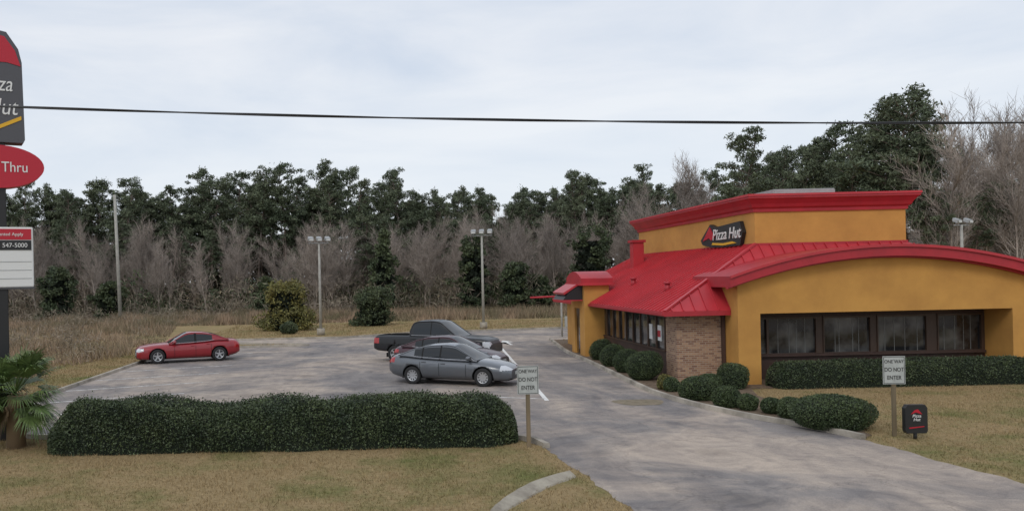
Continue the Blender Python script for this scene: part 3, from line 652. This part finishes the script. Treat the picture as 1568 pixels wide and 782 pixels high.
box('reader_header',-.8,.8,-.235,-.222,5.22,5.5,M['signred'],e); box('reader_band',-.8,.8,-.235,-.222,4.95,5.2,M['black'],e)
text('lettering','Cook Wanted Apply',.12,M['white'],(.1,-.24,5.36),(math.radians(90),0,0),e); text('lettering','547-5000',.16,M['white'],(.4,-.24,5.07),(math.radians(90),0,0),e)
for z in(4.2,4.42,4.64): box('letter_track',-.8,.8,-.228,-.222,z,z+.012,M['metalgrey'],e)
box('reader_frame',-.87,.87,-.225,.225,3.93,3.978,M['darkgrey'],e)

cylp=empty('utility_pole',(-27.2,88.5,0)); cyl('shaft',.2,.14,(0,0,-.2),(-.35,0,13.3),M['polegrey'],cylp)
def lamp(loc,h,n=3,rz=0):
    e=empty('street_lamp',loc,rz)
    cyl('base',.3,.28,(0,0,-.05),(0,0,.5),M['concrete'],e); cyl('pole',.11,.075,(0,0,.5),(0,0,h-.2),M['polegrey'],e)
    cyl('crossarm',.035,.035,(-.75,0,h-.22),(.75,0,h-.22),M['metalgrey'],e,8)
    for x in ([-.62,.0,.62] if n==3 else [-.55,.55]):
        v=[(x-.2,-.22,h-.1),(x+.2,-.22,h-.1),(x+.2,.12,h+.04),(x-.2,.12,h+.04),(x-.2,-.28,h+.12),(x+.2,-.28,h+.12),(x+.16,.12,h+.28),(x-.16,.12,h+.28)]
        pyo('floodlight_head',v,[(0,1,2,3),(4,5,6,7),(0,1,5,4),(1,2,6,5),(2,3,7,6),(3,0,4,7)],M['metalgrey'],e,bevel=.02)
        box('floodlight_lens',x-.15,x+.15,-.31,-.285,h-.06,h+.08,M['bulbglass'],e)
        cyl('bracket',.025,.025,(x,0,h-.22),(x,0,h),M['metalgrey'],e,8)
lamp((-4.4,61.2,0),6.85,3,.3); lamp((7.75,64.6,0),7.3,3,-.2)
lamp((38.1,55.6,0),6.85,2,.4)
cu=bpy.data.curves.new('power_line','CURVE'); cu.dimensions='3D'; cu.bevel_depth=.0125; cu.materials.append(M['black'])
for k in range(2):
    sp=cu.splines.new('POLY'); n=240; sp.points.add(n-1)
    for i in range(n):
        X=-30+70*i/(n-1); t=(X-2.22)/8.43; z=6.56-.32*t+.09*t*t
        a=X*.9+k*math.pi; sp.points[i].co=(X,14+.014*math.cos(a),z+.011*math.sin(a),1)
o=bpy.data.objects.new('power_line',cu); link(o)
e=empty('drive_thru_clearance_bar',(11.6,54.7,0))
cyl('post',.06,.06,(0,0,-.05),(0,0,2.7),M['polegrey'],e); cyl('arm',.06,.06,(-2.0,0,2.55),(.1,0,2.60),M['redtrim'],e); box('speaker_panel',.2,.7,-.08,.08,.6,1.3,M['signwhite'],e,bevel=.02)

# ---------------------------------------------------------------- vehicles
def smooth_fn(pts,s=.05):
    xs=np.array([p[0] for p in pts]);ys=np.array([p[1] for p in pts]); X=np.linspace(xs[0],xs[-1],400); Y=np.interp(X,xs,ys)
    dx=X[1]-X[0]; w=max(1,int(3*s/dx)); k=np.exp(-.5*(np.arange(-w,w+1)*dx/s)**2); k/=k.sum()
    Yp=np.pad(Y,w,mode='edge'); Ys=np.convolve(Yp,k,'valid'); return lambda x:np.interp(x,X,Ys)
def vehicle(name,loc,head,paint,zt,zb,W,roof,wheels,wr,exp=4.5,bed=None,belt_in=.10,tumble=.42,winx=(-1.3,1.0),bp=(-.2,),rimn=5,doors=(),head_z=(.58,.74),tail_z=(.72,.92),grille=None,ws=None,flat_rear=False):
    e=empty(name,loc,head); x0,x1=zt[0][0],zt[-1][0]
    ft=smooth_fn(zt,.06);fb=smooth_fn(zb,.06);fw=smooth_fn(W,.07)
    mats=[paint,M['under'],M['lens'],M['tail'],M['darkgrey'],M['chrome'],M['glass']]
    ns=110; xs=np.concatenate([np.linspace(x0,x0+.3,16),np.linspace(x0+.3,x1-.3,ns)[1:-1],np.linspace(x1-.3,x1,16)]); 
    nt=56; th=np.linspace(-math.pi/2,math.pi/2,nt//2+1); 
    def sec(x):
        a,b,w=fb(x),ft(x),fw(x); zc=(a+b)/2;h=(b-a)/2; q=2/exp
        c=np.abs(np.cos(th))**q; s=np.sign(np.sin(th))*np.abs(np.sin(th))**q
        z=zc+h*s; y=w*c*(1-.05*np.clip((z-.75*b)/.4,0,1)-.05*np.clip((.45-z)/.3,0,1)); z=z+.035*(s>.5)*(1-(y/w)**2)
        return y,z
    rings=[]
    for x in xs:
        y,z=sec(x); rings.append([(x,a,b) for a,b in zip(y,z)]+[(x,-a,b) for a,b in list(zip(y,z))[-2:0:-1]])
    n=len(rings[0]); V=[p for r_ in rings for p in r_]; F=[];idx=[]
    for i in range(len(xs)-1):
        xm=(xs[i]+xs[i+1])/2
        for j in range(n):
            q=(i*n+j,(i+1)*n+j,(i+1)*n+(j+1)%n,i*n+(j+1)%n); F.append(q)
            ym=abs(V[q[0]][1]+V[q[3]][1])/2; zm=(V[q[0]][2]+V[q[3]][2])/2; k=0
            if zm<fb(xm)+.05: k=1
            hz=head_z; 
            if xm>x1-.36 and hz[0]<zm<hz[1] and ym>fw(xm)*.62: k=2
            if xm<x0+.30 and tail_z[0]<zm<tail_z[1] and ym>.45: k=3
            if grille and xm>x1-.12 and grille[0]<zm<grille[1] and ym<.5: k=4
            idx.append(k)
    F.append(tuple(range(n))[::-1]); idx.append(0); F.append(tuple((len(xs)-1)*n+j for j in range(n))); idx.append(4 if grille else 0)
    me=bpy.data.meshes.new('body'); me.from_pydata(V,[],F)
    for m in mats: me.materials.append(m)
    me.polygons.foreach_set('material_index',idx); me.polygons.foreach_set('use_smooth',[True]*len(F)); me.update()
    bm=bmesh.new(); bm.from_mesh(me); bmesh.ops.recalc_face_normals(bm,faces=bm.faces); bm.to_mesh(me); bm.free()
    body=obj('body',me,e)
    cut=[]
    def addcut(o):
        o.data.materials.clear()
        for m in mats: o.data.materials.append(m)
        for p in o.data.polygons: p.material_index=1; p.use_smooth=False
        cut.append(o)
    for wx in wheels:
        for s in(1,-1): addcut(cyl('cut',wr+.065,wr+.065,(wx,s*(max(w[1] for w in W)-.30),wr),(wx,s*1.4,wr),M['under'],e,36))
    if bed: addcut(box('cut',*bed,M['under'],e))
    bpy.context.view_layer.update()
    for c in cut:
        md=body.modifiers.new('b','BOOLEAN'); md.operation='DIFFERENCE'; md.solver='EXACT'; md.object=c
    dg=bpy.context.evaluated_depsgraph_get(); nm=bpy.data.meshes.new_from_object(body.evaluated_get(dg)); body.modifiers.clear(); body.data=nm
    for c in cut: bpy.data.objects.remove(c)
    fr=smooth_fn(roof,.07); g0,g1=roof[0][0],roof[-1][0]; Wb=max(w[1] for w in W)-belt_in
    gx=np.linspace(g0,g1,54); tl=[0,.1,.35,.62,.88,1.0]; rl=[.93,.8,.5,.2,0]
    rings=[]; edge=[]
    for x in gx:
        zb_=min(ft(x)-.02,fr(x)); zt_=fr(x); w0=min(Wb,fw(x)-.05)
        pr=[]
        for t in tl:
            z=zb_+(zt_-zb_)*t; pr.append((w0-(z-zb_)*tumble*(.75+.35*t),z))
        ye=pr[-1][0]; edge.append((x,ye,zt_))
        for q in rl: pr.append((ye*q,zt_+.055*(1-q*q)*min(1,(zt_-zb_)/.2)))
        rings.append([(x,a,b) for a,b in pr]+[(x,-a,b) for a,b in pr[-2::-1]])
    n=len(rings[0]); V=[p for r_ in rings for p in r_];F=[];idx=[]
    ws0=ws[0];ws1=ws[1]
    for i in range(len(gx)-1):
        xm=(gx[i]+gx[i+1])/2
        for j in range(n-1):
            F.append((i*n+j,(i+1)*n+j,(i+1)*n+j+1,i*n+j+1)); jj=min(j,n-2-j)
            if jj<5:
                k=6 if (winx[0]<xm<winx[1] and 1<=jj<4) else 0
                if any(abs(xm-b)<.035 for b in bp): k=1
            else:
                k=0 if ws0<xm<ws1 else 6
                if k==6 and jj==5: k=0
            idx.append(k)
    F.append(tuple(range(n))); idx.append(6 if flat_rear else 0)
    me=bpy.data.meshes.new('cabin'); me.from_pydata(V,[],F)
    for m in mats: me.materials.append(m)
    me.polygons.foreach_set('material_index',idx); me.polygons.foreach_set('use_smooth',[True]*len(F)); me.update()
    bm=bmesh.new(); bm.from_mesh(me); bmesh.ops.recalc_face_normals(bm,faces=bm.faces); bm.to_mesh(me); bm.free(); obj('cabin',me,e)
    for s in(1,-1):
        c=bpy.data.curves.new('pillar_rail','CURVE'); c.dimensions='3D'; c.bevel_depth=.024; c.materials.append(paint); sp=c.splines.new('POLY'); sp.points.add(len(edge)-1)
        for p,q in zip(sp.points,edge): p.co=(q[0],s*q[1],q[2]-.005,1)
        o=bpy.data.objects.new('pillar_rail',c); link(o); o.parent=e
        c=bpy.data.curves.new('belt_trim','CURVE'); c.dimensions='3D'; c.bevel_depth=.009; c.materials.append(M['chrome']); X=np.linspace(winx[0]-.1,winx[1]+.0,20); sp=c.splines.new('POLY'); sp.points.add(19)
        for p,x in zip(sp.points,X): p.co=(x,s*(min(Wb,fw(x)-.05)+.0),ft(x)+.018,1)
        o=bpy.data.objects.new('belt_trim',c); link(o); o.parent=e
    def ys(x,z):
        a,b,w=fb(x),ft(x),fw(x); zc=(a+b)/2;h=(b-a)/2; u=min(.999,abs((z-zc)/h)); y=w*(1-u**exp)**(1/exp)
        return y*(1-.05*np.clip((z-.75*b)/.4,0,1)-.05*np.clip((.45-z)/.3,0,1))
    for s in(1,-1):
        for dx in doors:
            V=[]
            zz=np.linspace(fb(dx)+.14,ft(dx)-.06,14)
            for z in zz:
                y=ys(dx,z)+.003; V+=[(dx-.009,s*y,z),(dx+.009,s*y,z)]
            F=[(2*i,2*i+1,2*i+3,2*i+2) for i in range(13)]; pyo('door_seam',V,F,M['under'],e)
        for dx in doors[:-1]:
            z=ft(dx)-.16; y=ys(dx+.14,z); y0,y1=sorted((s*(y-.012),s*(y+.03))); box('door_handle',dx+.06,dx+.24,y0,y1,z-.014,z+.014,paint,e,bevel=.004)
        mx=winx[1]-.08; z=ft(mx)+.09; bm=bmesh.new(); bmesh.ops.create_icosphere(bm,subdivisions=3,radius=1)
        for v in bm.verts: v.co=Vector((v.co.x*.09,v.co.y*.12,v.co.z*.075))
        me=bpy.data.meshes.new('side_mirror'); bm.to_mesh(me); bm.free(); me.materials.append(paint); obj('side_mirror',me,e,(mx,s*(Wb+.14),z))
        cyl('mirror_arm',.02,.02,(mx,s*(Wb-.05),z-.06),(mx,s*(Wb+.1),z-.02),M['under'],e,6)
    for wx in wheels:
        for s in(1,-1):
            yo=s*(max(w[1] for w in W)-.02); yi=yo-s*.22; w=empty('wheel'); w.parent=e
            prof=[(wr*.62,yo-s*.02),(wr*.66,yo),(wr*.92,yo-s*.005),(wr,yo-s*.035),(wr,yi+s*.03),(wr*.93,yi),(wr*.6,yi)]
            V=[];F=[];nn=36
            for i in range(nn):
                t=2*math.pi*i/nn
                for r_,y in prof: V.append((wx+r_*math.cos(t),y,wr+r_*math.sin(t)))
            k=len(prof)
            for i in range(nn):
                for j in range(k-1): F.append((i*k+j,((i+1)%nn)*k+j,((i+1)%nn)*k+j+1,i*k+j+1))
            pyo('tyre',V,F,M['rubber'],w,smooth=True)
            cyl('rim_back',wr*.64,wr*.64,(wx,yo-s*.14,wr),(wx,yo-s*.09,wr),M['darkgrey'],w,28)
            V=[];F=[]
            for i in range(nn):
                t=2*math.pi*i/nn
                for r_,y in((wr*.57,yo-s*.03),(wr*.66,yo-s*.008),(wr*.66,yo-s*.09)): V.append((wx+r_*math.cos(t),y,wr+r_*math.sin(t)))
            for i in range(nn):
                for j in range(2): F.append((i*3+j,((i+1)%nn)*3+j,((i+1)%nn)*3+j+1,i*3+j+1))
            pyo('rim_lip',V,F,M['rim'],w,smooth=True)
            for i in range(rimn):
                t=2*math.pi*i/rimn+.3; ca,sa=math.cos(t),math.sin(t); V=[]
                for r_,hw,yy in((.03,.035,yo-s*.04),(wr*.6,.028,yo-s*.03)):
                    for q in(-1,1):
                        for dy in(0,-s*.03): V.append((wx+r_*ca-q*hw*sa,yy+dy,wr+r_*sa+q*hw*ca))
                pyo('spoke',V,[(0,2,6,4),(1,3,7,5),(0,1,5,4),(2,3,7,6)],M['rim'],w)
            cyl('hub',.06,.05,(wx,yo-s*.07,wr),(wx,yo-s*.02,wr),M['rim'],w,14)
    box('underbody',x0+.5,x1-.5,-.6,.6,.2,.4,M['under'],e)
    box('number_plate',x1-.0,x1+.012,-.2,.2,.42,.53,M['signwhite'],e)
    return e
vehicle('sedan_car',(2.73,32.1,0),math.radians(-27),M['pgrey'],
 [(-2.43,.86),(-2.38,1.0),(-2.2,1.06),(-1.7,1.07),(-1,1.0),(0,.95),(.8,.93),(1.0,.94),(1.6,.87),(2.1,.76),(2.35,.66),(2.43,.56)],
 [(-2.43,.42),(-2.3,.28),(-1.9,.2),(1.9,.18),(2.3,.2),(2.43,.28)],
 [(-2.43,.64),(-2.3,.80),(-1.9,.89),(-1,.915),(1,.915),(1.8,.88),(2.2,.78),(2.43,.58)],
 [(-1.98,1.06),(-1.3,1.33),(-.75,1.43),(-.1,1.465),(.3,1.42),(1.2,.93)],(-1.38,1.42),.335,winx=(-1.35,.98),bp=(-.28,-1.0),doors=(-1.05,-.28,.78),ws=(-1.1,.22),grille=(.36,.62),rimn=10,head_z=(.60,.76),tail_z=(.78,.98))
vehicle('sedan_car',(2.95,36.5,0),math.radians(-27),M['pmaroon'],
 [(-2.4,.86),(-2.35,.98),(-2.2,1.03),(-1.7,1.05),(-1,1.0),(0,.95),(.8,.93),(1.0,.94),(1.6,.87),(2.1,.76),(2.33,.66),(2.4,.56)],
 [(-2.4,.42),(-2.3,.28),(-1.9,.2),(1.9,.18),(2.3,.2),(2.4,.28)],
 [(-2.4,.64),(-2.3,.80),(-1.9,.89),(-1,.905),(1,.905),(1.8,.87),(2.2,.78),(2.4,.58)],
 [(-2.0,1.04),(-1.3,1.31),(-.75,1.42),(-.1,1.45),(.3,1.41),(1.2,.93)],(-1.38,1.40),.33,winx=(-1.35,.98),bp=(-.28,-1.0),doors=(-1.05,-.28,.78),ws=(-1.1,.22),grille=(.36,.62))
vehicle('sedan_car',(-9.96,43.4,0),math.radians(199),M['pred'],
 [(-2.54,.80),(-2.5,.98),(-2.35,1.04),(-1.8,1.07),(-1.3,1.08),(-.9,1.03),(0,.98),(.9,.96),(1.1,.97),(1.8,.93),(2.3,.85),(2.5,.76),(2.54,.62)],
 [(-2.54,.42),(-2.4,.3),(-1.9,.2),(1.9,.18),(2.4,.2),(2.54,.28)],
 [(-2.54,.74),(-2.4,.86),(-1.9,.93),(-1,.94),(1,.94),(1.9,.92),(2.35,.84),(2.54,.72)],
 [(-2.0,1.06),(-1.25,1.34),(-.7,1.44),(-.1,1.465),(.15,1.43),(.98,.97)],(-1.5,1.54),.36,winx=(-1.15,.8),bp=(-.32,),doors=(-1.1,-.32,.72),ws=(-1.05,.1),grille=(.42,.72),head_z=(.62,.78),tail_z=(.72,.92))
vehicle('pickup_truck',(2.65,40.5,0),math.radians(-27),M['pblack'],
 [(-2.95,1.12),(-2.92,1.24),(-2.6,1.27),(-1,1.27),(0.2,1.25),(1.1,1.22),(1.35,1.22),(2.4,1.16),(2.8,1.08),(2.92,.95),(2.95,.8)],
 [(-2.95,.6),(-2.8,.52),(-1.9,.45),(1.9,.42),(2.7,.42),(2.95,.5)],
 [(-2.95,.90),(-2.85,.97),(-1.9,1.0),(-1,1.0),(1,1.0),(2.2,.99),(2.7,.93),(2.95,.82)],
 [(-1.06,1.26),(-.98,1.82),(-.75,1.90),(0,1.94),(.45,1.89),(1.38,1.21)],(-1.8,1.88),.40,exp=8,bed=(-2.86,-1.14,-.82,.82,.8,1.6),winx=(-.86,1.15),bp=(.02,),doors=(-.95,.02,.98),ws=(-1.0,.38),grille=(.62,1.0),head_z=(.78,1.02),tail_z=(.85,1.15),tumble=.30,flat_rear=True,rimn=6)

# ---------------------------------------------------------------- light / world / camera
w=bpy.data.worlds.new('World'); S.world=w; w.use_nodes=True; nt=w.node_tree; N=nt.nodes; L=nt.links
for n_ in list(N): N.remove(n_)
out=N.new('ShaderNodeOutputWorld'); sk=N.new('ShaderNodeTexSky'); sk.sky_type='NISHITA'; sk.sun_disc=False
el,az=math.radians(42),math.radians(205); sk.sun_elevation=el; sk.sun_rotation=az
b1=N.new('ShaderNodeBackground'); b1.inputs[1].default_value=.08; L.new(sk.outputs[0],b1.inputs[0])
tc=N.new('ShaderNodeTexCoord'); mp=N.new('ShaderNodeMapping'); mp.inputs['Scale'].default_value=(1,1,4.2); mp.inputs['Rotation'].default_value=(0,.08,.3); L.new(tc.outputs['Generated'],mp.inputs[0])
nz=N.new('ShaderNodeTexNoise'); nz.inputs['Scale'].default_value=2.3; nz.inputs['Detail'].default_value=7; nz.inputs['Roughness'].default_value=.55; nz.inputs['Distortion'].default_value=.4; L.new(mp.outputs[0],nz.inputs['Vector'])
r=N.new('ShaderNodeValToRGB'); e_=r.color_ramp.elements; e_[0].position=.36; e_[1].position=.64; e_[0].color=(.64,.715,.83,1); e_[1].color=(.86,.885,.93,1); L.new(nz.outputs['Fac'],r.inputs[0])
sp=N.new('ShaderNodeSeparateXYZ'); L.new(tc.outputs['Generated'],sp.inputs[0]); mr=N.new('ShaderNodeMapRange'); mr.inputs['From Min'].default_value=0.02; mr.inputs['From Max'].default_value=.26; mr.inputs['To Min'].default_value=.75; mr.inputs['To Max'].default_value=0; L.new(sp.outputs[2],mr.inputs['Value'])
mx=N.new('ShaderNodeMix'); mx.data_type='RGBA'; L.new(mr.outputs[0],mx.inputs[0]); L.new(r.outputs[0],mx.inputs[6]); mx.inputs[7].default_value=(.87,.915,.96,1)
b2=N.new('ShaderNodeBackground'); b2.inputs[1].default_value=1.06; L.new(mx.outputs[2],b2.inputs[0])
ms=N.new('ShaderNodeMixShader'); ms.inputs[0].default_value=.88; L.new(b1.outputs[0],ms.inputs[1]); L.new(b2.outputs[0],ms.inputs[2]); L.new(ms.outputs[0],out.inputs[0])
sl=bpy.data.lights.new('sun','SUN'); sl.energy=.85; sl.angle=math.radians(20); sl.color=(1,.95,.88); so=bpy.data.objects.new('sun',sl); link(so)
d=Vector((math.sin(az)*math.cos(el),math.cos(az)*math.cos(el),math.sin(el))); so.rotation_euler=(-d).to_track_quat('-Z','Y').to_euler()
cd=bpy.data.cameras.new('camera'); cd.sensor_width=36; cd.lens=36*1300/1568; cd.shift_x=201/1568; cd.shift_y=35/1568; cd.clip_end=3000
co=bpy.data.objects.new('camera',cd); link(co); co.location=(0,0,4)
co.rotation_euler=(Matrix.Rotation(math.radians(90),3,'X')@Matrix.Rotation(-.022,3,'Z')).to_euler()
S.camera=co
